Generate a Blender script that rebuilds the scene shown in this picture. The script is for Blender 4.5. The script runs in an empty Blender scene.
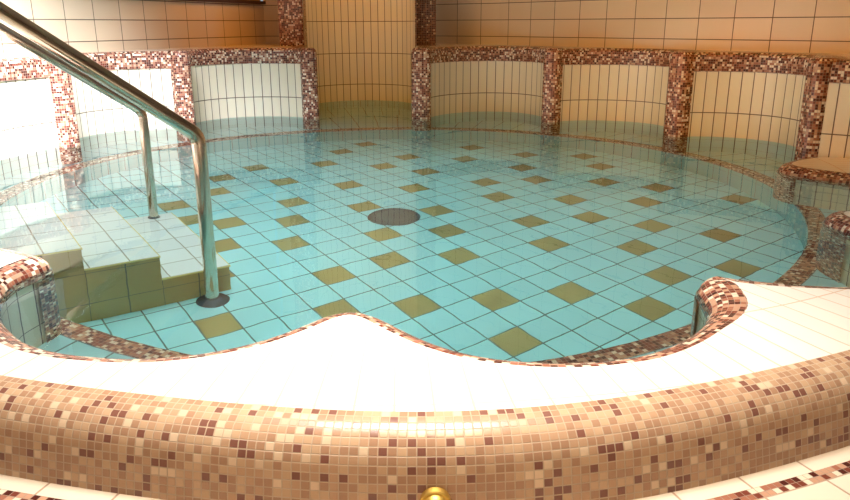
import bpy, bmesh, math, random
from math import sin, cos, pi, radians, hypot, atan2, sqrt
from mathutils import Vector
random.seed(7)
scene = bpy.context.scene
COL = scene.collection

# ------------------------------------------------------------------ measures
EYE = 0.7316                      # camera height above the water (z = 0)
CX, CY = -0.140, 4.087            # centre of the round basin
Z_FLOOR = -1.053                  # basin floor
Z_SEAT = -0.59                    # underwater bench
Z_LOW = 0.04                      # low rim
Z_HIGH = 0.55                     # top of the backrests
Z_ROOM = -0.11                    # floor of the hall in front of the rim
R_SEAT = 2.05
R_OUT = 2.80
TILE = 0.15


# ------------------------------------------------------------------ helpers
def tag(o, label=None, cat=None, group=None, kind=None):
    if label: o['label'] = label
    if cat: o['category'] = cat
    if group: o['group'] = group
    if kind: o['kind'] = kind
    return o


def empty(name, loc=(0, 0, 0)):
    o = bpy.data.objects.new(name, None)
    o.location = loc
    o.empty_display_size = 0.1
    COL.objects.link(o)
    return o


class MB:
    """Collects faces with UVs in metres and links them as one mesh object."""
    def __init__(self):
        self.v, self.f, self.uv, self.mi = [], [], [], []

    def face(self, pts, uvs=None, mi=0):
        b = len(self.v)
        self.v += [tuple(p) for p in pts]
        self.f.append(list(range(b, b + len(pts))))
        self.uv.append(uvs or [(p[0], p[1]) for p in pts])
        self.mi.append(mi)

    def sweep(self, path, prof, closed=False, u0=0.0, v0=0.0, mi=0, scale=None, flip=False):
        """path: [(x, y)], prof: [(offset along the outward normal, z)].
        v is the length along the profile, u the length along the path."""
        n = len(path)
        nor = []
        for i in range(n):
            a = path[(i - 1) % n] if (closed or i > 0) else path[i]
            c = path[(i + 1) % n] if (closed or i < n - 1) else path[i]
            tx, ty = c[0] - a[0], c[1] - a[1]
            L = hypot(tx, ty) or 1
            nx, ny = ty / L, -tx / L
            if flip: nx, ny = -nx, -ny
            nor.append((nx, ny))
        su = [u0]
        for i in range(1, n + (1 if closed else 0)):
            a, c = path[i - 1], path[i % n]
            su.append(su[-1] + hypot(c[0] - a[0], c[1] - a[1]))
        sv = [v0]
        for j in range(1, len(prof)):
            sv.append(sv[-1] + hypot(prof[j][0] - prof[j - 1][0], prof[j][1] - prof[j - 1][1]))
        def P(i, j):
            k = i % n
            f = scale[k] if scale and prof[j][0] > .005 else 1.0
            return (path[k][0] + nor[k][0] * prof[j][0] * f, path[k][1] + nor[k][1] * prof[j][0] * f, prof[j][1])
        for i in range(n if closed else n - 1):
            for j in range(len(prof) - 1):
                pts = [P(i, j), P(i + 1, j), P(i + 1, j + 1), P(i, j + 1)]
                uvs = [(su[i], sv[j]), (su[i + 1], sv[j]), (su[i + 1], sv[j + 1]), (su[i], sv[j + 1])]
                self.face(pts, uvs, mi)
        return su[-1]

    def box(self, x0, x1, y0, y1, z0, z1, mi=0):
        P = [(x, y, z) for z in (z0, z1) for y in (y0, y1) for x in (x0, x1)]
        for q in ((0, 2, 3, 1), (4, 5, 7, 6), (0, 1, 5, 4), (2, 6, 7, 3), (0, 4, 6, 2), (1, 3, 7, 5)):
            pts = [P[k] for k in q]
            n = (Vector(pts[1]) - Vector(pts[0])).cross(Vector(pts[2]) - Vector(pts[1]))
            a = max(range(3), key=lambda k: abs(n[k]))
            ij = [(1, 2), (0, 2), (0, 1)][a]
            self.face(pts, [(p[ij[0]], p[ij[1]]) for p in pts], mi)

    def prism(self, poly, z0, z1, mi_top=0, mi_side=0, uvrot=None, bottom=True):
        """vertical prism over a counter-clockwise polygon."""
        n = len(poly)
        if uvrot is None: uvrot = lambda x, y: (x, y)
        self.face([(x, y, z1) for x, y in poly], [uvrot(x, y) for x, y in poly], mi_top)
        if bottom:
            self.face([(x, y, z0) for x, y in reversed(poly)], [uvrot(x, y) for x, y in reversed(poly)], mi_side)
        s = 0
        for i in range(n):
            a, b = poly[i], poly[(i + 1) % n]
            L = hypot(b[0] - a[0], b[1] - a[1])
            self.face([(a[0], a[1], z0), (b[0], b[1], z0), (b[0], b[1], z1), (a[0], a[1], z1)],
                      [(s, z0), (s + L, z0), (s + L, z1), (s, z1)], mi_side)
            s += L

    def lathe(self, prof, cx, cy, z0=0, seg=48, mi=0):
        for i in range(seg):
            a0, a1 = 2 * pi * i / seg, 2 * pi * (i + 1) / seg
            for j in range(len(prof) - 1):
                (r0, h0), (r1, h1) = prof[j], prof[j + 1]
                pts = [(cx + r0 * cos(a0), cy + r0 * sin(a0), z0 + h0), (cx + r0 * cos(a1), cy + r0 * sin(a1), z0 + h0),
                       (cx + r1 * cos(a1), cy + r1 * sin(a1), z0 + h1), (cx + r1 * cos(a0), cy + r1 * sin(a0), z0 + h1)]
                if r0 < 1e-6: pts = [pts[0], pts[2], pts[3]]
                elif r1 < 1e-6: pts = pts[:3]
                self.face(pts, [(p[0], p[1]) for p in pts], mi)

    def tube(self, pts, r, seg=20, mi=0, caps=True):
        pts = [Vector(p) for p in pts]
        n = len(pts)
        rings = []
        t0 = (pts[1] - pts[0]).normalized()
        ref = Vector((0, 1, 0)) if abs(t0.y) < .9 else Vector((1, 0, 0))
        nrm = t0.cross(ref).normalized()
        for i in range(n):
            if i == 0: t = pts[1] - pts[0]
            elif i == n - 1: t = pts[-1] - pts[-2]
            else: t = (pts[i + 1] - pts[i]).normalized() + (pts[i] - pts[i - 1]).normalized()
            t.normalize()
            nrm = (nrm - t * nrm.dot(t)).normalized()
            bi = t.cross(nrm)
            rings.append([pts[i] + (nrm * cos(2 * pi * k / seg) + bi * sin(2 * pi * k / seg)) * r for k in range(seg)])
        for i in range(n - 1):
            for k in range(seg):
                k2 = (k + 1) % seg
                self.face([rings[i][k], rings[i][k2], rings[i + 1][k2], rings[i + 1][k]], None, mi)
        if caps:
            self.face(list(reversed(rings[0])), None, mi)
            self.face(rings[-1], None, mi)

    def build(self, name, mats, parent=None, smooth=True, angle=40, recalc=True):
        me = bpy.data.meshes.new(name)
        me.from_pydata(self.v, [], self.f)
        ul = me.uv_layers.new(name='UVMap')
        k = 0
        for uvs in self.uv:
            for uv in uvs:
                ul.data[k].uv = uv
                k += 1
        if not isinstance(mats, (list, tuple)): mats = [mats]
        for m in mats: me.materials.append(m)
        for p, m in zip(me.polygons, self.mi):
            p.material_index = m
        bm = bmesh.new()
        bm.from_mesh(me)
        bmesh.ops.remove_doubles(bm, verts=bm.verts, dist=1e-5)
        if recalc: bmesh.ops.recalc_face_normals(bm, faces=bm.faces)
        for f in bm.faces: f.smooth = smooth
        if smooth:
            for e in bm.edges:
                if len(e.link_faces) == 2 and e.calc_face_angle(0) > radians(angle): e.smooth = False
        bm.to_mesh(me)
        bm.free()
        o = bpy.data.objects.new(name, me)
        COL.objects.link(o)
        if parent is not None:
            o.parent = parent
            o.location = -Vector(parent.location)
        return o


def pol(th, r):
    a = radians(th)
    return (CX + r * cos(a), CY + r * sin(a))


def smooth_path(pts, sub=6):
    """Catmull-Rom through the points."""
    out = []
    n = len(pts)
    for i in range(n - 1):
        p0 = pts[max(i - 1, 0)]; p1 = pts[i]; p2 = pts[i + 1]; p3 = pts[min(i + 2, n - 1)]
        for k in range(sub):
            t = k / sub
            out.append(tuple(0.5 * ((2 * p1[d]) + (-p0[d] + p2[d]) * t + (2 * p0[d] - 5 * p1[d] + 4 * p2[d] - p3[d]) * t * t
                                    + (-p0[d] + 3 * p1[d] - 3 * p2[d] + p3[d]) * t ** 3) for d in range(2)))
    out.append(tuple(pts[-1]))
    return out


# ------------------------------------------------------------------ materials
def new_mat(name):
    m = bpy.data.materials.new(name)
    m.use_nodes = True
    nt = m.node_tree
    b = nt.nodes['Principled BSDF']
    return m, nt, b


def N(nt, typ, **kw):
    n = nt.nodes.new(typ)
    for k, v in kw.items(): setattr(n, k, v)
    return n


def math_node(nt, op, a, b=None):
    n = N(nt, 'ShaderNodeMath', operation=op)
    for i, s in enumerate((a, b)):
        if s is None: continue
        if isinstance(s, (int, float)): n.inputs[i].default_value = s
        else: nt.links.new(s, n.inputs[i])
    return n.outputs[0]


def cells(nt, w, h, grout, ou=0.0, ov=0.0):
    """grout mask (1 = grout) and a per-tile random number from UVs in metres."""
    uv = N(nt, 'ShaderNodeUVMap', uv_map='UVMap').outputs[0]
    sep = N(nt, 'ShaderNodeSeparateXYZ')
    nt.links.new(uv, sep.inputs[0])
    x = math_node(nt, 'DIVIDE', math_node(nt, 'ADD', sep.outputs[0], ou), w)
    y = math_node(nt, 'DIVIDE', math_node(nt, 'ADD', sep.outputs[1], ov), h)
    fx, fy = math_node(nt, 'FRACT', x), math_node(nt, 'FRACT', y)
    ix, iy = math_node(nt, 'FLOOR', x), math_node(nt, 'FLOOR', y)
    def edge(f, size):
        d = math_node(nt, 'MINIMUM', f, math_node(nt, 'SUBTRACT', 1.0, f))
        return math_node(nt, 'MULTIPLY', d, size)
    d = math_node(nt, 'MINIMUM', edge(fx, w), edge(fy, h))
    mr = N(nt, 'ShaderNodeMapRange', interpolation_type='SMOOTHSTEP')
    nt.links.new(d, mr.inputs[0])
    mr.inputs[1].default_value = grout * 0.35
    mr.inputs[2].default_value = grout * 0.65
    mr.inputs[3].default_value = 1.0
    mr.inputs[4].default_value = 0.0
    cmb = N(nt, 'ShaderNodeCombineXYZ')
    nt.links.new(ix, cmb.inputs[0]); nt.links.new(iy, cmb.inputs[1])
    wn = N(nt, 'ShaderNodeTexWhiteNoise', noise_dimensions='2D')
    nt.links.new(cmb.outputs[0], wn.inputs['Vector'])
    return mr.outputs[0], wn.outputs['Value']


def finish(nt, b, tilecol, mask, groutcol, rough, bump=0.002):
    mx = N(nt, 'ShaderNodeMix', data_type='RGBA')
    nt.links.new(mask, mx.inputs['Factor'])
    if isinstance(tilecol, tuple): mx.inputs['A'].default_value = tilecol + (1,)
    else: nt.links.new(tilecol, mx.inputs['A'])
    mx.inputs['B'].default_value = groutcol + (1,)
    nt.links.new(mx.outputs['Result'], b.inputs['Base Color'])
    r = N(nt, 'ShaderNodeMapRange')
    nt.links.new(mask, r.inputs[0])
    r.inputs[3].default_value = rough
    r.inputs[4].default_value = 0.75
    nt.links.new(r.outputs[0], b.inputs['Roughness'])
    bp = N(nt, 'ShaderNodeBump', invert=True)
    bp.inputs['Strength'].default_value = 0.6
    bp.inputs['Distance'].default_value = bump
    nt.links.new(mask, bp.inputs['Height'])
    nt.links.new(bp.outputs[0], b.inputs['Normal'])


def tile_mat(name, w, h, col, var, groutcol, grout, rough=0.18, ou=0.0, ov=0.0):
    m, nt, b = new_mat(name)
    mask, rnd = cells(nt, w, h, grout, ou, ov)
    hs = N(nt, 'ShaderNodeHueSaturation')
    mr = N(nt, 'ShaderNodeMapRange')
    nt.links.new(rnd, mr.inputs[0])
    mr.inputs[3].default_value = 1 - var
    mr.inputs[4].default_value = 1 + var
    nt.links.new(mr.outputs[0], hs.inputs['Value'])
    hs.inputs['Color'].default_value = col + (1,)
    finish(nt, b, hs.outputs[0], mask, groutcol, rough)
    return m


def mosaic_mat(name, size, stops, groutcol, grout, rough=0.25, ov=0.0):
    m, nt, b = new_mat(name)
    mask, rnd = cells(nt, size, size, grout, 0.0, ov)
    cr = N(nt, 'ShaderNodeValToRGB')
    cr.color_ramp.interpolation = 'CONSTANT'
    el = cr.color_ramp.elements
    el[0].position = 0; el[0].color = stops[0][1] + (1,)
    el[1].position = stops[1][0]; el[1].color = stops[1][1] + (1,)
    for p, c in stops[2:]:
        e = el.new(p); e.color = c + (1,)
    nt.links.new(rnd, cr.inputs[0])
    finish(nt, b, cr.outputs[0], mask, groutcol, rough, 0.001)
    return m


def plain(name, col, rough=0.5, metal=0.0):
    m, nt, b = new_mat(name)
    b.inputs['Base Color'].default_value = col + (1,)
    b.inputs['Roughness'].default_value = rough
    b.inputs['Metallic'].default_value = metal
    nz = N(nt, 'ShaderNodeTexNoise')
    nz.inputs['Scale'].default_value = 60
    mr = N(nt, 'ShaderNodeMapRange')
    nt.links.new(nz.outputs[0], mr.inputs[0])
    mr.inputs[3].default_value = rough * 0.85
    mr.inputs[4].default_value = rough * 1.15
    nt.links.new(mr.outputs[0], b.inputs['Roughness'])
    return m


GROUT_BROWN = (0.13, 0.08, 0.05)
M_PANEL = tile_mat('cream_stave_tile', 0.074, 0.30, (0.82, 0.72, 0.55), 0.04, GROUT_BROWN, 0.006, ov=-0.160 + 3.0)
M_WALL = tile_mat('cream_wall_tile', 0.272, 0.147, (0.76, 0.60, 0.42), 0.035, GROUT_BROWN, 0.006, ov=-0.622 + 2.94)
M_DECK = tile_mat('white_deck_tile', 0.075, 0.29, (0.86, 0.80, 0.72), 0.03, (0.70, 0.50, 0.36), 0.0045, rough=0.3)
M_LEDGE = tile_mat('cream_ledge_tile', 0.15, 0.15, (0.78, 0.70, 0.58), 0.03, (0.40, 0.27, 0.17), 0.005)
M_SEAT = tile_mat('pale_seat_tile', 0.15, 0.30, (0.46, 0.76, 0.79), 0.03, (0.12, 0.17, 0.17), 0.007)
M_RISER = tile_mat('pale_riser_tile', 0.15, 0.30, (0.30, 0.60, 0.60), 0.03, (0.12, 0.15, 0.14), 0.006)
M_BELOW = tile_mat('water_tinted_stave_tile', 0.074, 0.30, (0.46, 0.76, 0.77), 0.04, (0.10, 0.12, 0.10), 0.006, ov=-0.160 + 3.0)  # the turquoise cast of the water is put into the tile colour
M_TREAD = tile_mat('pale_tread_tile', 0.15, 0.15, (0.84, 0.88, 0.86), 0.03, (0.34, 0.33, 0.26), 0.006)
M_OLIVE_SIDE = tile_mat('olive_side_tile', 0.15, 0.30, (0.42, 0.27, 0.10), 0.06, (0.10, 0.08, 0.04), 0.006)
M_NOSING = plain('yellow_nosing', (0.70, 0.55, 0.18), 0.4)
M_TEAL = tile_mat('turquoise_floor_tile', 1, 1, (0.46, 0.86, 0.88), 0.04, (0.07, 0.12, 0.11), 0.042)
M_OLIVE = tile_mat('olive_floor_tile', 1, 1, (0.29, 0.24, 0.10), 0.06, (0.07, 0.12, 0.11), 0.042)
M_ROOMFLOOR = tile_mat('cream_floor_tile', 0.15, 0.15, (0.78, 0.66, 0.52), 0.04, (0.45, 0.30, 0.2), 0.005, rough=0.35)
STOPS = [(0, (0.075, 0.016, 0.012)), (0.22, (0.18, 0.045, 0.028)), (0.47, (0.36, 0.14, 0.085)),
         (0.66, (0.54, 0.30, 0.19)), (0.85, (0.80, 0.66, 0.50))]
M_MOS = mosaic_mat('russet_mosaic', 0.0150, STOPS, (0.30, 0.20, 0.14), 0.0014)
STOPS_B = [(0, (0.24, 0.10, 0.07)), (0.12, (0.44, 0.25, 0.15)), (0.45, (0.54, 0.33, 0.20)),
           (0.72, (0.60, 0.39, 0.24)), (0.92, (0.76, 0.56, 0.38))]
M_MOSBAND = mosaic_mat('tan_mosaic', 0.0165, STOPS_B, (0.55, 0.40, 0.27), 0.0022)
M_MOSDARK = mosaic_mat('dark_mosaic', 0.0150, [(0, (0.06, 0.015, 0.012)), (0.35, (0.13, 0.035, 0.022)),
                                             (0.72, (0.26, 0.10, 0.05)), (0.94, (0.62, 0.40, 0.22))], (0.30, 0.2, 0.13), 0.0025)
M_STEEL = plain('polished_steel', (0.60, 0.53, 0.43), 0.14, 1.0)
M_RUBBER = plain('dark_flange', (0.03, 0.05, 0.055), 0.6, 0.0)
M_RUBBER.node_tree.nodes['Principled BSDF'].inputs['Specular IOR Level'].default_value = 0.25
M_BRASS = plain('brass', (0.75, 0.50, 0.12), 0.5, 1.0)
M_WOOD = plain('dark_sill', (0.07, 0.035, 0.02), 0.45)
M_CEIL = plain('ceiling_paint', (0.30, 0.19, 0.10), 0.85)
M_FRAME = plain('window_frame_paint', (0.75, 0.72, 0.66), 0.4)
M_PLASTER = plain('ochre_plaster', (0.50, 0.30, 0.13), 0.85)


def drain_mat():
    m, nt, b = new_mat('drain_grate_metal')
    vo = N(nt, 'ShaderNodeTexVoronoi')
    vo.inputs['Scale'].default_value = 70
    vo.inputs['Randomness'].default_value = 0.15
    tc = N(nt, 'ShaderNodeTexCoord')
    nt.links.new(tc.outputs['Object'], vo.inputs['Vector'])
    cr = N(nt, 'ShaderNodeValToRGB')
    cr.color_ramp.elements[0].position = 0.30; cr.color_ramp.elements[0].color = (0.015, 0.018, 0.018, 1)
    cr.color_ramp.elements[1].position = 0.42; cr.color_ramp.elements[1].color = (0.05, 0.07, 0.065, 1)
    nt.links.new(vo.outputs['Distance'], cr.inputs[0])
    nt.links.new(cr.outputs[0], b.inputs['Base Color'])
    b.inputs['Metallic'].default_value = 0.0
    b.inputs['Roughness'].default_value = 0.8
    return m


M_DRAIN = drain_mat()


WATER_TINT = (0.89, 0.995, 0.98)


def water_mat():
    m = bpy.data.materials.new('pool_water')
    m.use_nodes = True
    nt = m.node_tree
    nt.nodes.clear()
    out = N(nt, 'ShaderNodeOutputMaterial')
    g = N(nt, 'ShaderNodeBsdfRefraction')
    g.inputs['Color'].default_value = WATER_TINT + (1,)
    g.inputs['Roughness'].default_value = 0.0
    g.inputs['IOR'].default_value = 1.333
    gl = N(nt, 'ShaderNodeBsdfGlossy')
    gl.inputs['Roughness'].default_value = 0.0
    fr = N(nt, 'ShaderNodeFresnel')
    fr.inputs['IOR'].default_value = 1.333
    mx = N(nt, 'ShaderNodeMixShader')
    nt.links.new(fr.outputs[0], mx.inputs[0])
    nt.links.new(g.outputs[0], mx.inputs[1])
    nt.links.new(gl.outputs[0], mx.inputs[2])
    nz = N(nt, 'ShaderNodeTexNoise')
    nz.inputs['Scale'].default_value = 5.0
    nz.inputs['Detail'].default_value = 2.0
    tc = N(nt, 'ShaderNodeTexCoord')
    nt.links.new(tc.outputs['Object'], nz.inputs['Vector'])
    bp = N(nt, 'ShaderNodeBump')
    bp.inputs['Strength'].default_value = 0.12
    bp.inputs['Distance'].default_value = 0.006
    nt.links.new(nz.outputs[0], bp.inputs['Height'])
    for q in (g, gl, fr): nt.links.new(bp.outputs[0], q.inputs['Normal'])
    nt.links.new(mx.outputs[0], out.inputs['Surface'])
    return m


M_WATER = water_mat()


def glass_mat():
    m = bpy.data.materials.new('window_glass')
    m.use_nodes = True
    nt = m.node_tree
    b = nt.nodes['Principled BSDF']
    b.inputs['Base Color'].default_value = (0.95, 0.98, 1, 1)
    b.inputs['Roughness'].default_value = 0.02
    b.inputs['Transmission Weight'].default_value = 1.0
    b.inputs['IOR'].default_value = 1.02
    return m


M_GLASS = glass_mat()

# ------------------------------------------------------------------ outline of the basin
# pillars of the high side: angle, radius of the front face, half width
PILLARS = [(1.0, 2.23, 0.075), (28.5, 2.05, 0.076), (58.0, 2.07, 0.068), (86.8, 1.97, 0.078),
           (110.8, 2.17, 0.064), (137.6, 2.16, 0.064), (163.3, 2.17, 0.075), (193.0, 2.10, 0.075)]
BAY_R = [2.50, 2.49, 2.62, None, 2.55, 2.45, 2.27]      # depth of the niche between two pillars


def bay_path(i):
    (t0, r0, w0), (t1, r1, w1) = PILLARS[i], PILLARS[i + 1]
    a0 = t0 + math.degrees((w0 - .02) / r0)
    a1 = t1 - math.degrees((w1 - .02) / r1)
    if BAY_R[i] is None:
        pts = [pol(a0, r0 + .10), (-0.075, 6.6), (-0.075, 7.05), (-0.12, 7.3), (-0.28, 7.52), (-0.55, 7.64), (-0.80, 7.58),
               (-1.00, 7.40), (-1.09, 7.15), (-1.08, 6.95), (-1.00, 6.55), pol(a1, r1 + .10)]
        return smooth_path(pts, 8)
    out = []
    nn = 40
    for k in range(nn + 1):
        t = k / nn
        rb = (r0 + .045) * (1 - t) + (r1 + .045) * t
        s = max(sin(pi * t), 0) ** 0.62
        out.append(pol(a0 + (a1 - a0) * t, rb + (BAY_R[i] - rb) * s))
    return out


# low side, traced clockwise from the entry on the left round the front to the ledge on the right
LOW = [pol(192.0, 2.24), pol(198, 2.20), pol(206, 2.17), pol(215, 2.15), pol(224, 2.14), pol(231, 2.14),
       (-1.343, 2.351), (-1.258, 2.306), (-1.196, 2.262), (-1.178, 2.220), (-1.192, 2.160), (-1.208, 2.065), (-1.180, 1.945), (-1.110, 1.815),
       (-1.010, 1.695), (-0.915, 1.607), (-0.825, 1.560), (-0.730, 1.535), (-0.615, 1.524), (-0.500, 1.550), (-0.400, 1.610), (-0.325, 1.690), (-0.275, 1.752),
       (-0.222, 1.790), (-0.165, 1.793), (-0.108, 1.757), (-0.035, 1.668), (0.036, 1.592), (0.122, 1.533), (0.216, 1.503),
       (0.323, 1.496), (0.402, 1.510), (0.475, 1.533), (0.550, 1.580), (0.625, 1.648), (0.697, 1.740), (0.745, 1.835), (0.763, 1.930),
       (0.778, 2.012), (0.822, 2.062), (0.890, 2.058), (0.975, 2.025), (1.070, 1.990), (1.185, 1.972), (1.31, 2.00), (1.42, 2.09),
       (1.50, 2.24), (1.535, 2.42), (1.530, 2.593), (1.518, 2.690), (1.530, 2.775), (1.585, 2.838), (1.671, 2.857), (1.80, 2.88),
       (1.95, 2.96), (2.06, 3.10), (2.09, 3.28), (2.03, 3.45), (1.92, 3.573), (1.852, 3.655), (1.817, 3.745), (1.835, 3.84), (1.93, 3.945),
       (2.035, 4.015), (2.10, 4.05)]
low_path = smooth_path(LOW, 5)
COPE_W = 0.10                     # width of the low coping
low_path = [tuple((low_path[max(i - 1, 0)][d] + 2 * low_path[i][d] + low_path[min(i + 1, len(low_path) - 1)][d]) / 4 for d in (0, 1)) for i in range(len(low_path))]
def base_width(p):
    w = .068
    for q in ((0.80, 1.96),):
        w = max(w, .068 + (COPE_W - .068) * math.exp(-(hypot(p[0] - q[0], p[1] - q[1]) / .26) ** 4))
    return w
def max_offset(path, d):
    """largest outward offset per point, up to d, that stays clear of the rest of the path."""
    n = len(path)
    res = []
    for i in range(n):
        a = path[max(i - 1, 0)]; c = path[min(i + 1, n - 1)]
        tx, ty = c[0] - a[0], c[1] - a[1]; L = hypot(tx, ty)
        nx, ny = ty / L, -tx / L
        w = base_width(path[i])
        while w > .02:
            x, y = path[i][0] + nx * w, path[i][1] + ny * w
            if min(hypot(x - p[0], y - p[1]) for p in path) >= w * .985: break
            w -= .003
        res.append(w)
    for _ in range(3):
        res = [min(res[i], (res[max(i - 1, 0)] + res[i] + res[min(i + 1, n - 1)]) / 3) for i in range(n)]
    return res
low_w = max_offset(low_path, COPE_W)


# ------------------------------------------------------------------ camera
cam_d = bpy.data.cameras.new('camera')
cam = bpy.data.objects.new('camera', cam_d)
COL.objects.link(cam)
cam_d.sensor_width = 36.0
cam_d.lens = 745.44 / 850 * 36.0
cam_d.clip_start = 0.01
pitch, roll = 0.29397, -0.002776
fw = Vector((0, cos(pitch), -sin(pitch)))
ri = Vector((1, 0, 0))
up = ri.cross(fw)
r2 = ri * cos(roll) + up * sin(roll)
u2 = -ri * sin(roll) + up * cos(roll)
from mathutils import Matrix
cam.matrix_world = Matrix(((r2.x, u2.x, -fw.x, 0), (r2.y, u2.y, -fw.y, 0), (r2.z, u2.z, -fw.z, EYE), (0, 0, 0, 1)))
scene.camera = cam

# ------------------------------------------------------------------ setting: basin floor
YAW = -0.962089567
OX, OY = 1.289531 * TILE, 19.963908 * TILE
OLIVE = {(-19, 7), (-18, 5), (-17, 0), (-16, 3), (-15, 7), (-15, 11), (-14, -3), (-14, 0), (-14, 5), (-13, 9), (-12, 2), (-12, 6),
         (-12, 12), (-11, -1), (-10, -4), (-10, 4), (-10, 10), (-10, 14), (-9, -2), (-9, 1), (-9, 7), (-8, -5), (-8, 9), (-8, 13),
         (-7, -3), (-7, 3), (-7, 6), (-6, 0), (-6, 11), (-5, 2), (-5, 8), (-4, -3), (-4, -1), (-4, 5), (-4, 12), (-3, -7), (-3, 1),
         (-3, 7), (-3, 10), (-2, -4), (-2, 4), (-1, -2), (-1, 8), (-1, 13), (0, 0), (0, 6), (1, 2), (1, 9), (2, -1), (2, 5), (3, 3),
         (3, 7), (-6, -6), (-11, -5), (-13, -5), (-16, -2)}


def grid_xy(i, j):
    x, y = i * TILE, j * TILE
    return (OX + cos(YAW) * x - sin(YAW) * y, OY + sin(YAW) * x + cos(YAW) * y)


mb = MB()
for i in range(-30, 20):
    for j in range(-24, 28):
        c = grid_xy(i + .5, j + .5)
        if hypot(c[0] - CX, c[1] - CY) > R_SEAT + .10: continue
        q = [(i, j), (i + 1, j), (i + 1, j + 1), (i, j + 1)]
        mb.face([grid_xy(a, b) + (Z_FLOOR,) for a, b in q], [(float(a), float(b)) for a, b in q], 1 if (i, j) in OLIVE else 0)
fl = mb.build('floor', [M_TEAL, M_OLIVE], smooth=False)
tag(fl, 'turquoise and olive tiled floor of the round pool under the water', 'floor', kind='structure')

# ------------------------------------------------------------------ bench under water
bench = empty('pool_bench', (CX, CY, Z_FLOOR))
tag(bench, 'underwater ring bench of pale tiles with mosaic edge around the pool floor', 'bench')
ring = [pol(a * 2.5, R_SEAT) for a in range(144)]
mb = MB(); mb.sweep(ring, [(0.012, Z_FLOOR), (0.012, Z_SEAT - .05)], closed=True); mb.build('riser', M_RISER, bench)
mb = MB(); mb.sweep(ring, [(0.012, Z_SEAT - .055), (0, Z_SEAT - .05), (0, Z_SEAT - .012), (.012, Z_SEAT), (.085, Z_SEAT)], closed=True)
tag(mb.build('mosaic_edge', M_MOS, bench), 'russet mosaic edge strip')
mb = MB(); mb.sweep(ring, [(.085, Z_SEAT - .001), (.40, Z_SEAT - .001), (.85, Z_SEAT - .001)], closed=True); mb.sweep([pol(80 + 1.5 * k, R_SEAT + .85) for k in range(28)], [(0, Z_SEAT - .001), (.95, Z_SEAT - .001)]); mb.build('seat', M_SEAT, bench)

# ------------------------------------------------------------------ backrests of the high side
BAY_LABEL = ['curved cream tiled backrest at the right, between the two rightmost mosaic pillars',
             'curved cream tiled backrest second from right, in front of the plain long wall',
             'curved cream tiled backrest just right of the tall niche',
             'tall concave niche of narrow tiles rising between two tall mosaic columns',
             'curved white tiled backrest just left of the tall niche',
             'curved white tiled backrest behind the steel handrails',
             'curved white tiled backrest at the far left edge of the photo']
bay_paths = [bay_path(i) for i in range(7)]
COPE = [(0.004, 0.427), (-0.008, 0.430), (-0.012, 0.500), (-0.008, 0.532), (0.020, 0.549), (0.055, Z_HIGH), (0.12, Z_HIGH)]
for i, path in enumerate(bay_paths):
    tall = BAY_R[i] is None
    mid = path[len(path) // 2]
    t = empty('tall_niche' if tall else 'seat_niche', (mid[0], mid[1], Z_SEAT))
    tag(t, BAY_LABEL[i], 'niche' if tall else 'backrest', None if tall else 'curved backrests along the far side of the pool')
    LAST_NICHE = t
    mb = MB()
    if tall:
        mb.sweep(path[:13], [(0, -.006), (0, .44)], v0=-.006)
        mb.sweep(path[12:-12], [(0, -.006), (0, 2.6)], v0=-.006, u0=.02)
        mb.sweep(path[-13:], [(0, -.006), (0, .44)], v0=-.006)
    else:
        mb.sweep(path, [(0, -.006), (0, .44)], v0=-.006, u0=.03)
    mb.build('tile_panel', M_PANEL, t, recalc=False)
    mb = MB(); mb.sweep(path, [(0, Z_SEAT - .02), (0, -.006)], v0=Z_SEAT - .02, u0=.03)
    tag(mb.build('underwater_panel', M_BELOW, t, recalc=False), 'stave tiles below the water line, coloured with the tint of the water')
    mb = MB()
    if tall:
        mb.sweep(path[:15], COPE)
        tag(mb.build('mosaic_coping', M_MOS, t, recalc=False), 'russet mosaic coping')
        mb = MB(); mb.sweep(path[-15:], COPE)
    else:
        mb.sweep(path, COPE)
    tag(mb.build('mosaic_coping', M_MOS, t, recalc=False), 'russet mosaic coping')

# ------------------------------------------------------------------ pillars
PIL_LABEL = ['wide mosaic pillar standing at the right, behind the pointed low ledge',
             'mosaic pillar second from right along the far edge of the pool',
             'mosaic pillar third from right, between two amber lit backrests',
             'mosaic pillar at the right side of the tall niche, standing in the water',
             'mosaic pillar at the left side of the tall niche, standing in the water',
             'pink mosaic pillar directly behind the bend of the nearer handrail',
             'pink mosaic pillar nearest the left edge, beyond the handrails']


def pillar_section(th, r, w, deep=0.09, rc=0.040):
    """D-shaped section, nose towards the basin centre; counter-clockwise seen from above."""
    a = radians(th)
    er = (cos(a), sin(a)); et = (-sin(a), cos(a))
    pts = [(deep, w)]
    for k in range(7):
        q = pi / 2 * k / 6
        pts.append((rc - rc * sin(q), w - rc + rc * cos(q)))
    for k in range(7):
        q = pi / 2 * k / 6
        pts.append((rc - rc * cos(q), -w + rc - rc * sin(q)))
    pts.append((deep, -w))
    # bulge the front a little
    res = []
    for d, s in pts:
        b = -0.012 * (1 - (s / w) ** 2) if d < deep - .01 else 0
        res.append((CX + er[0] * (r + d + b) + et[0] * s, CY + er[1] * (r + d + b) + et[1] * s))
    return res


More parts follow.
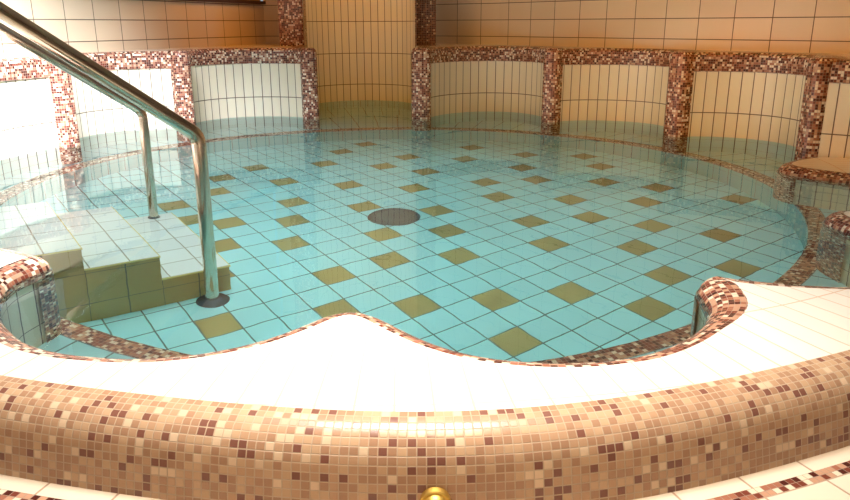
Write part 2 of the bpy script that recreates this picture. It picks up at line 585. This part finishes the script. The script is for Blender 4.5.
def add_pillar(th, r, w, ztop, name, label, group, parent=None, zbot=Z_SEAT - .02):
    sec = pillar_section(th, r, w)
    mb = MB()
    prof = [(0, zbot), (0, ztop - .04), (.006, ztop - .016), (.022, ztop), (.035, ztop)]
    # path runs from +tangent side round the nose to the other side: the outside is on its right, flip as needed
    mb.sweep(sec, prof, flip=True, v0=zbot)
    n = len(sec)
    cxm = sum(p[0] for p in sec) / n; cym = sum(p[1] for p in sec) / n
    nrm = []
    top = []
    for k in range(n):
        a = sec[max(k - 1, 0)]; c = sec[min(k + 1, n - 1)]
        tx, ty = c[0] - a[0], c[1] - a[1]; L = hypot(tx, ty)
        nx, ny = -ty / L, tx / L
        top.append((sec[k][0] + nx * .035, sec[k][1] + ny * .035, ztop))
    mb.face(top)
    a = radians(th)
    base = (CX + (r + .1) * cos(a), CY + (r + .1) * sin(a), zbot)
    if parent is None:
        o = mb.build(name, M_MOS, recalc=True)
        tag(o, label, 'pillar', group)
    else:
        o = mb.build(name, M_MOS, parent, recalc=True)
    return o


for k in range(7):
    th, r, w = PILLARS[k]
    add_pillar(th, r, w, Z_HIGH + .004, 'mosaic_pier', PIL_LABEL[k], 'mosaic pillars around the far side of the pool')

# tall columns beside the tall niche
def tall_column(x0, x1, y, mat, label):
    mb = MB()
    rc = .02
    sec = [(x1, y + .22), (x1, y + rc), (x1 - rc * .3, y + rc * .3), (x1 - rc, y), (x0 + rc, y), (x0 + rc * .3, y + rc * .3), (x0, y + rc), (x0, y + .22)]
    mb.prism(list(reversed(sec)), .40, 2.6)
    o = mb.build('tall_mosaic_pier', mat, smooth=False)
    tag(o, label, 'column', 'tall mosaic columns flanking the niche')


tall_column(-1.31, -1.085, 6.98, M_MOS, 'tall speckled mosaic column rising left of the tall niche')
tall_column(-0.085, 0.105, 6.98, M_MOSDARK, 'tall darker mosaic column rising right of the tall niche')

def r_outer(t):
    d = (math.degrees(t) % 360) - 275.0
    return R_OUT - .012 + .066 * math.exp(-(d / 12.0) ** 2)


# ------------------------------------------------------------------ low rim of the near side
rim = empty('pool_surround', pol(270, 2.6) + (Z_ROOM,))
tag(rim, 'broad white tiled pool rim in the foreground with scalloped edge and mosaic front', 'pool surround')
BULL = [(0.002, -0.075), (-0.002, -0.03), (0.003, -0.005), (0.012, 0.012), (0.030, 0.026), (0.055, 0.035), (0.080, 0.039), (COPE_W, Z_LOW)]
mb = MB()
mb.sweep(low_path, BULL, scale=[w / COPE_W for w in low_w])
tag(mb.build('mosaic_coping', M_MOS, rim, recalc=True), 'russet mosaic edge')
mb = MB()
mb.sweep(low_path, [(0.004, Z_SEAT - .02), (0.004, -0.07)], v0=Z_SEAT - .02)
mb.build('tile_panel', M_PANEL, rim)
# mosaic strips down the noses
NOSE = [(-1.178, 2.220), (-0.195, 1.795), (0.790, 2.035), (1.518, 2.690), (1.817, 3.745)]
for nx, ny in NOSE:
    k = min(range(len(low_path)), key=lambda q: hypot(low_path[q][0] - nx, low_path[q][1] - ny))
    mb = MB()
    mb.sweep(low_path[max(k - 5, 0):k + 6], [(-0.004, Z_SEAT - .02), (-0.004, -0.06)], v0=Z_SEAT - .02)
    mb.build('nose_strip', M_MOS, rim)
# the white top: strip between the coping and the outer circle
off = []
n = len(low_path)
for i in range(n):
    a = low_path[max(i - 1, 0)]; c = low_path[min(i + 1, n - 1)]
    tx, ty = c[0] - a[0], c[1] - a[1]; L = hypot(tx, ty)
    off.append((low_path[i][0] + ty / L * (low_w[i] - .002), low_path[i][1] - tx / L * (low_w[i] - .002)))
from mathutils.geometry import delaunay_2d_cdt
outer_pts = [pol(191 + 166.0 * k / 166, r_outer(radians(191 + k))) for k in range(167)]
contour = [Vector(p) for p in off] + [Vector(p) for p in reversed(outer_pts)]
nb = len(contour)
def inside(x, y):
    c = False
    for k in range(nb):
        a, b = contour[k], contour[(k + 1) % nb]
        if (a.y > y) != (b.y > y) and x < (b.x - a.x) * (y - a.y) / (b.y - a.y) + a.x: c = not c
    return c
extra = []
for a in range(191, 357, 2):
    for k in range(1, 18):
        x, y = pol(a, 2.0 + k * .045)
        if hypot(x - CX, y - CY) < r_outer(radians(a)) - .02 and inside(x, y) and min((Vector((x, y)) - q).length for q in contour) > .015:
            extra.append(Vector((x, y)))
verts, _e, tris, *_ = delaunay_2d_cdt(contour + extra, [(k, (k + 1) % nb) for k in range(nb)], [], 0, 1e-6)
mb = MB()
for f in tris:
    P = [verts[k] for k in f]
    g = sum((p for p in P), Vector((0, 0))) / len(P)
    if not inside(g.x, g.y): continue
    uv = []
    for p in P:
        uv.append(((atan2(p.y - CY, p.x - CX) % (2 * pi)) * 2.8, 3.69 - hypot(p.x - CX, p.y - CY)))
    if sum((P[k].x * P[(k + 1) % 3].y - P[(k + 1) % 3].x * P[k].y) for k in range(3)) < 0:
        P.reverse(); uv.reverse()
    mb.face([(p.x, p.y, Z_LOW) for p in P], uv)
deck = mb.build('deck_top', M_DECK, rim, recalc=False)
tag(deck, 'white tiled deck')
# mosaic band on the outside
arc = [pol(190 + 168 * k / 168, r_outer(radians(190 + k))) for k in range(169)]
mb = MB()
mb.sweep(arc, [(-.004, Z_LOW + .001), (.022, Z_LOW - .002), (.052, Z_LOW - .013), (.075, Z_LOW - .034), (.088, Z_LOW - .062), (.098, -.07), (.106, Z_ROOM)], flip=False)
tag(mb.build('outer_band', M_MOSBAND, rim), 'tan mosaic band')

# ------------------------------------------------------------------ hall floor in front of the rim
mb = MB()
arc2 = [pol(190 + k, r_outer(radians(190 + k)) + .100) for k in range(173)]
mb.sweep(arc2, [(0, Z_ROOM), (.045, Z_ROOM)], mi=0)
mb.sweep(arc2, [(.045, Z_ROOM), (.075, Z_ROOM)], mi=1)
mb.sweep(arc2, [(.075, Z_ROOM), (.6, Z_ROOM), (3.2, Z_ROOM)], mi=0)
o = mb.build('floor.001', [M_ROOMFLOOR, M_MOS], smooth=False)
tag(o, 'cream tiled hall floor with a thin mosaic inlay in front of the pool rim', 'floor', kind='structure')

# ------------------------------------------------------------------ hall walls
K1 = (0.69, 7.20); K2 = (-1.60, 7.80)
R_END = (4.55, 2.58); R_RET = (-0.22, 7.91)
L_END = (-4.10, 0.40)
def wall(name, p, q, z0, z1, mat, label, u0=0.0, thick=.12, side=1):
    L = hypot(q[0] - p[0], q[1] - p[1])
    nx, ny = -(q[1] - p[1]) / L * side * thick, (q[0] - p[0]) / L * side * thick
    mb = MB()
    a, b, c, d = p, q, (q[0] + nx, q[1] + ny), (p[0] + nx, p[1] + ny)
    def quad(s, t, us, ut):
        mb.face([(s[0], s[1], z0), (t[0], t[1], z0), (t[0], t[1], z1), (s[0], s[1], z1)], [(us, z0), (ut, z0), (ut, z1), (us, z1)])
    quad(a, b, u0, u0 + L); quad(b, c, 0, thick); quad(c, d, 0, L); quad(d, a, 0, thick)
    mb.face([(x, y, z1) for x, y in (a, b, c, d)]); mb.face([(x, y, z0) for x, y in (d, c, b, a)])
    o = mb.build(name, mat, smooth=False)
    tag(o, label, 'wall', kind='structure')
    return o


wall('wall_right', K1, R_END, -.3, 2.6, M_WALL, 'long amber lit tiled wall behind the right side of the pool', u0=.154, side=1)
wall('wall_back', K1, R_RET, -.3, 2.6, M_WALL, 'short shaded tiled wall between the dark mosaic column and the corner', u0=.07, side=-1)
wall('wall_left', K2, L_END, -.3, .925, M_WALL, 'white tiled parapet wall behind the left side of the pool', u0=.09, side=-1)
wall('wall_center', K2, (-0.95, 7.72), -.3, 2.6, M_WALL, 'narrow tiled wall beside the left mosaic column', u0=.05, side=1)
# sill and upper part of the left wall
dL = ((L_END[0] - K2[0]), (L_END[1] - K2[1])); LL = hypot(*dL); dL = (dL[0] / LL, dL[1] / LL); nL = (-dL[1], dL[0])
def on_left(s, o):            # s metres from the corner, o metres outwards (away from the pool)
    return (K2[0] + dL[0] * s - nL[0] * o, K2[1] + dL[1] * s - nL[1] * o)
def left_box(mb, s0, s1, o0, o1, z0, z1):
    poly = [on_left(s0, o0), on_left(s1, o0), on_left(s1, o1), on_left(s0, o1)]
    area = sum(poly[k][0] * poly[(k + 1) % 4][1] - poly[(k + 1) % 4][0] * poly[k][1] for k in range(4))
    if area < 0: poly.reverse()
    mb.prism(poly, z0, z1)
mb = MB(); left_box(mb, -.02, LL, -.025, .15, .925, .955)
tag(mb.build('trim_1', M_WOOD, smooth=False), 'dark sill on top of the white parapet wall', 'sill', kind='structure')
W0, W1 = 2.95, 6.6
mb = MB(); left_box(mb, 0, W0, .03, .15, .955, 2.6); left_box(mb, W1, LL, .03, .15, .955, 2.6); left_box(mb, W0, W1, .03, .15, 2.35, 2.6)
tag(mb.build('wall_left_upper', M_PLASTER, smooth=False), 'ochre wall above the dark sill', 'wall', kind='structure')
mb = MB()
for s in [W0 + k * (W1 - W0) / 5 for k in range(6)]:
    left_box(mb, s - .04, s + .04, .04, .12, .955, 2.35)
left_box(mb, W0, W1, .04, .12, .955, 1.03); left_box(mb, W0, W1, .04, .12, 2.27, 2.35)
win = mb.build('window_1', M_FRAME, smooth=False)
tag(win, 'window row in the left wall above the sill', 'window', kind='structure')
mb = MB(); left_box(mb, W0, W1, .075, .085, .99, 2.31)
mb.build('pane', M_GLASS, win, smooth=False)
wall('wall_near', (-4.1, -2.0), (4.55, -2.0), -.3, 2.6, M_WALL, 'tiled wall behind the viewer', side=-1)
wall('wall_left_near', (-4.1, -2.0), (-4.1, .40), -.3, 2.6, M_WALL, 'tiled wall at the near left', side=1)
wall('wall_right_near', (4.58, -2.0), (4.58, 2.58), -.3, 2.6, M_WALL, 'tiled wall at the near right', side=-1)
mb = MB()
mb.box(-4.3, 4.8, -2.2, 8.2, 2.6, 2.7)
tag(mb.build('ceiling', M_CEIL, smooth=False), 'brown hall ceiling', 'ceiling', kind='structure')

# ledge between the backrests and the walls
def ray_out(th):
    """distance from the centre to the walls, less a little, along angle th."""
    dx, dy = cos(th), sin(th)
    best = 9
    for p, q in ((R_END, (4.55, -2.0)), (K1, R_END), (K1, R_RET), (K2, L_END), (K2, (-1.1, 7.72)), ((-1.2, 7.72), (.2, 7.72))):
        ex, ey = q[0] - p[0], q[1] - p[1]
        det = dx * -ey + dy * ex
        if abs(det) < 1e-9: continue
        px, py = p[0] - CX, p[1] - CY
        t = (px * -ey + py * ex) / det
        s = (dx * py - dy * px) / det
        if t > 0 and -.05 <= s <= 1.0: best = min(best, t)
    return best
side = smooth_path([pol(-1.2, 2.285), pol(-3.6, 2.42), pol(-8, 2.53), pol(-13, 2.59), pol(-20, 2.60), pol(-28, 2.50)], 8)
side.reverse()
mb = MB()
seq = [(p, -1) for p in side]
for i, path in enumerate(bay_paths):
    if i == 3:
        seq += [(p, 3) for p in path[:14]] + [None] + [(p, 3) for p in path[-14:]]
    else:
        seq += [(p, i) for p in path]
runs = [[]]
for s in seq:
    if s is None: runs.append([])
    else: runs[-1].append(s[0])
for run in runs:
    prev = None
    pts_in, pts_out = [], []
    lt = -9
    for p in run:
        t = atan2(p[1] - CY, p[0] - CX)
        if t < -1: t += 2 * pi
        if t < lt: continue
        lt = t
        r = hypot(p[0] - CX, p[1] - CY)
        ro = ray_out(t)
        a = min(r + .09, ro - .01)
        pts_in.append((CX + a * cos(t), CY + a * sin(t))); pts_out.append((CX + (ro + .02) * cos(t), CY + (ro + .02) * sin(t)))
    for k in range(len(pts_in) - 1):
        mb.face([pts_in[k] + (Z_HIGH - .003,), pts_in[k + 1] + (Z_HIGH - .003,), pts_out[k + 1] + (Z_HIGH - .003,), pts_out[k] + (Z_HIGH - .003,)])
tag(mb.build('trim_2', M_LEDGE, smooth=False), 'tiled ledge on top of the backrests along the walls', 'ledge', kind='structure')

LAST_END = bay_paths[-1][-1]

# high wall and low ledge right of the wide pillar
t = empty('seat_niche', (side[20][0], side[20][1], Z_LOW))
tag(t, 'shaded tiled backrest right of the wide pillar at the right photo edge', 'backrest', 'curved backrests along the far side of the pool')
mb = MB(); mb.sweep(side, [(0, -.1), (0, .44)], v0=-.1); mb.build('tile_panel', M_PANEL, t)
mb = MB()
def end_face(mb, p, extra=0.0):
    a = atan2(p[1] - CY, p[0] - CX); r = hypot(p[0] - CX, p[1] - CY); ro = ray_out(a) + extra
    q = (CX + ro * cos(a), CY + ro * sin(a))
    mb.face([(p[0], p[1], -.12), (q[0], q[1], -.12), (q[0], q[1], Z_HIGH - .004), (p[0], p[1], Z_HIGH - .004)],
            [(0, -.12), (ro - r, -.12), (ro - r, Z_HIGH), (0, Z_HIGH)])
end_face(mb, side[0], -.14); mb.build('end_panel', M_PANEL, t)
mb = MB(); end_face(mb, LAST_END); mb.build('end_panel', M_PANEL, LAST_NICHE)
mb = MB(); mb.sweep(side, COPE); tag(mb.build('mosaic_coping', M_MOS, t), 'russet mosaic coping')

# ------------------------------------------------------------------ steps under water
E1 = (0.83, 0.557); E2 = (-0.557, 0.83)
def sq(s, q): return (E1[0] * s + E2[0] * q, E1[1] * s + E2[1] * q)
Q0, Q1 = 3.0, 3.86
steps = empty('pool_steps', sq(.7, 3.4) + (Z_FLOOR,))
tag(steps, 'underwater tiled steps with olive sides leading down from the left rim', 'steps')
TR = [(.14, .43, -.30), (.43, .715, -.55), (.715, 1.0, -.80)]
for s0, s1, z in TR:
    mb = MB()
    poly = [sq(s0, Q0), sq(s1, Q0), sq(s1, Q1), sq(s0, Q1)]
    rot = lambda x, y: (x * E1[0] + y * E1[1], x * E2[0] + y * E2[1])
    mb.prism(poly, Z_FLOOR + .002, z, 0, 1, uvrot=rot)
    st = mb.build('step', [M_TREAD, M_OLIVE_SIDE], steps, smooth=False)
    mb = MB()
    mb.prism([sq(s0, Q0 - .004), sq(s1 + .004, Q0 - .004), sq(s1 + .004, Q0), sq(s0, Q0)], z - .012, z + .002)
    mb.prism([sq(s1, Q0), sq(s1 + .004, Q0), sq(s1 + .004, Q1), sq(s1, Q1)], z - .012, z + .002)
    nz = mb.build('nosing', M_NOSING, None, smooth=False)
    nz.parent = st
    nz.location = (0, 0, 0)

# ------------------------------------------------------------------ handrails
def fillet(pts, r, k=8):
    out = [Vector(pts[0])]
    for i in range(1, len(pts) - 1):
        a, b, c = Vector(pts[i - 1]), Vector(pts[i]), Vector(pts[i + 1])
        d0 = (a - b).normalized(); d1 = (c - b).normalized()
        ang = d0.angle(d1)
        L = r / math.tan(ang / 2)
        p0, p1 = b + d0 * L, b + d1 * L
        for q in range(k + 1):
            t = q / k
            out.append(p0 * (1 - t) ** 2 + b * 2 * t * (1 - t) + p1 * t ** 2)
    out.append(Vector(pts[-1]))
    return out


def handrail(x, y, zf, zel, rad, label, slope=.745, foot=.040):
    t = empty('handrail', (x, y, zf))
    tag(t, label, 'handrail', 'steel handrails of the pool steps')
    d = Vector((-.83, -.557, slope))
    e = Vector((x, y, zel))
    tt = .86
    top = e + d * tt
    end = top + Vector((-.83, -.557, 0)) * .22
    mb = MB()
    mb.tube(fillet([(x, y, zf + .012), e, top, end, (end.x, end.y, Z_LOW)], .07), rad, 24)
    mb.build('rail', M_STEEL, t)
    mb = MB()
    mb.lathe([(0, .026), (rad + .004, .026), (rad + foot * .3, .020), (rad + foot * .75, .012), (rad + foot, .0), (0, 0)], x, y, zf, 40)
    tag(mb.build('flange', M_RUBBER, t), 'dark round foot')
    mb = MB()
    mb.lathe([(0, .02), (rad + .02, .02), (rad + .03, .0), (0, 0)], end.x, end.y, Z_LOW, 32)
    mb.build('deck_flange', M_STEEL, t)


handrail(-0.894, 2.945, Z_FLOOR, .315, .0285, 'nearer steel handrail bending down to a dark round flange on the pool floor')
handrail(-1.377, 3.675, -.80, .330, .0225, 'farther steel handrail ending on the underwater step', .705, .008)

# ------------------------------------------------------------------ drain and brass knob
t = empty('floor_drain', (-0.170, 3.985, Z_FLOOR))
tag(t, 'round dark drain grate in the middle of the turquoise pool floor', 'drain')
mb = MB(); mb.lathe([(.118, .010), (.128, .016), (.140, .014), (.146, .0)], 0 - .170, 3.985, Z_FLOOR, 64); mb.build('rim_ring', M_RUBBER, t)
mb = MB(); mb.lathe([(0, .024), (.05, .022), (.09, .017), (.120, .009), (.120, .0)], -.170, 3.985, Z_FLOOR, 64); mb.build('grate', M_DRAIN, t)
for k in range(6):
    a = 2 * pi * k / 6
    mb = MB()
    mb.lathe([(0, .006), (.004, .005), (.006, .0)], -.170 + .105 * cos(a), 3.985 + .105 * sin(a), Z_FLOOR + .012, 10)
    mb.build('screw', M_STEEL, t)

kx, ky, kz = 0.017, 1.131, -0.081
t = empty('brass_knob', (kx, ky, kz))
tag(t, 'round brass knob on the mosaic band at the bottom centre of the photo', 'knob')
def knob(prof, name):
    mb = MB()
    mb.lathe(prof, 0, 0, 0, 40)
    mb.v = [(kx + x, ky - z, kz + y) for x, y, z in mb.v]     # axis turned towards the viewer
    mb.build(name, M_BRASS, t)
knob([(0, .024), (.008, .0235), (.015, .020), (.020, .014), (.0225, .006), (.0225, 0)], 'cap')
knob([(0, .004), (.026, .004), (.028, .002), (.028, -.012), (0, -.012)], 'base_ring')

# ------------------------------------------------------------------ water
loop = []
for i, path in enumerate(bay_paths):
    loop += path
# bay paths run anticlockwise from the right pillar to the left; the low path runs anticlockwise from the left back to the right
loop = loop + low_path
mb = MB()
n = len(loop)
grown = []
for i in range(n):
    a = loop[(i - 1) % n]; c = loop[(i + 1) % n]
    tx, ty = c[0] - a[0], c[1] - a[1]; L = hypot(tx, ty) or 1
    grown.append((loop[i][0] + ty / L * .012, loop[i][1] - tx / L * .012))
mb.face([(x, y, 0) for x, y in grown])
w = mb.build('pool_water', M_WATER, recalc=False, smooth=False)
tag(w, 'clear still pool water filling the round basin', 'water', kind='stuff')

# ------------------------------------------------------------------ light
def area(name, loc, target, sx, sy, power, col, spread=180):
    d = bpy.data.lights.new(name, 'AREA')
    d.shape = 'RECTANGLE'; d.size = sx; d.size_y = sy
    d.energy = power; d.color = col
    d.spread = radians(spread)
    o = bpy.data.objects.new(name, d)
    COL.objects.link(o)
    o.location = loc
    o.rotation_euler = (Vector(target) - Vector(loc)).to_track_quat('-Z', 'Y').to_euler()
    return o


wc = on_left((W0 + W1) / 2, .30)
win_in = on_left((W0 + W1) / 2, -2)
area('window_daylight', (wc[0], wc[1], 1.65), (win_in[0], win_in[1], 1.0), 3.6, 1.3, 6, (0.86, 0.93, 1.0))
area('fill_pool', (-.25, 3.7, 2.58), (-.25, 3.6, 0), 1.6, 1.6, 400, (0.90, 0.97, 1.0), 57)  # added light below the closed ceiling, brightens the basin floor
area('fill_front', (-.1, 1.9, 2.58), (-.1, 1.8, 0), 1.2, .8, 38, (1.0, 0.97, .92), 70)  # added fill that whitens the front deck, no roof opening there
area('fill_left', (-1.6, 3.0, 2.55), (-2.15, 4.3, .2), 1.1, 1.3, 330, (0.82, 0.89, 1.0), 68)  # unseen light added to brighten the left wall and niches
area('fill_steps', (-1.35, 3.0, 2.58), (-1.35, 3.1, 0), .8, .8, 75, (0.93, 0.96, 1.0), 44)  # extra light put in above the steps to make the treads whiter
area('lamp_front', (0.1, 1.1, 2.55), (0.1, 1.2, 0), .6, .6, 19, (1.0, .74, .46), 110)
area('lamp_right', (1.6, 1.8, 2.5), (2.6, 4.8, .3), .5, .5, 6, (1.0, .40, .04), 66)
area('fill_far', (.3, 3.2, 2.55), (1.45, 5.6, .1), .5, .5, 22, (1.0, .42, .03), 77)  # added warm fill that turns the far niches amber, no fitting built
area('lamp_back', (-.55, 6.4, 2.5), (-.55, 7.5, .6), .4, .4, 6.5, (1.0, .47, .06), 110)
area('lamp_corner', (-1.0, 6.2, 2.5), (-1.9, 7.4, .8), .4, .4, 11, (1.0, .36, .02), 120)

wd = bpy.data.worlds.new('world')
scene.world = wd
wd.use_nodes = True
bg = wd.node_tree.nodes['Background']
bg.inputs[0].default_value = (.8, .9, 1, 1)
bg.inputs[1].default_value = 0.5

vs = scene.view_settings
vs.view_transform = 'Standard'
vs.look = 'None'
vs.gamma = 1
vs.use_curve_mapping = False
vs.exposure = -0.3
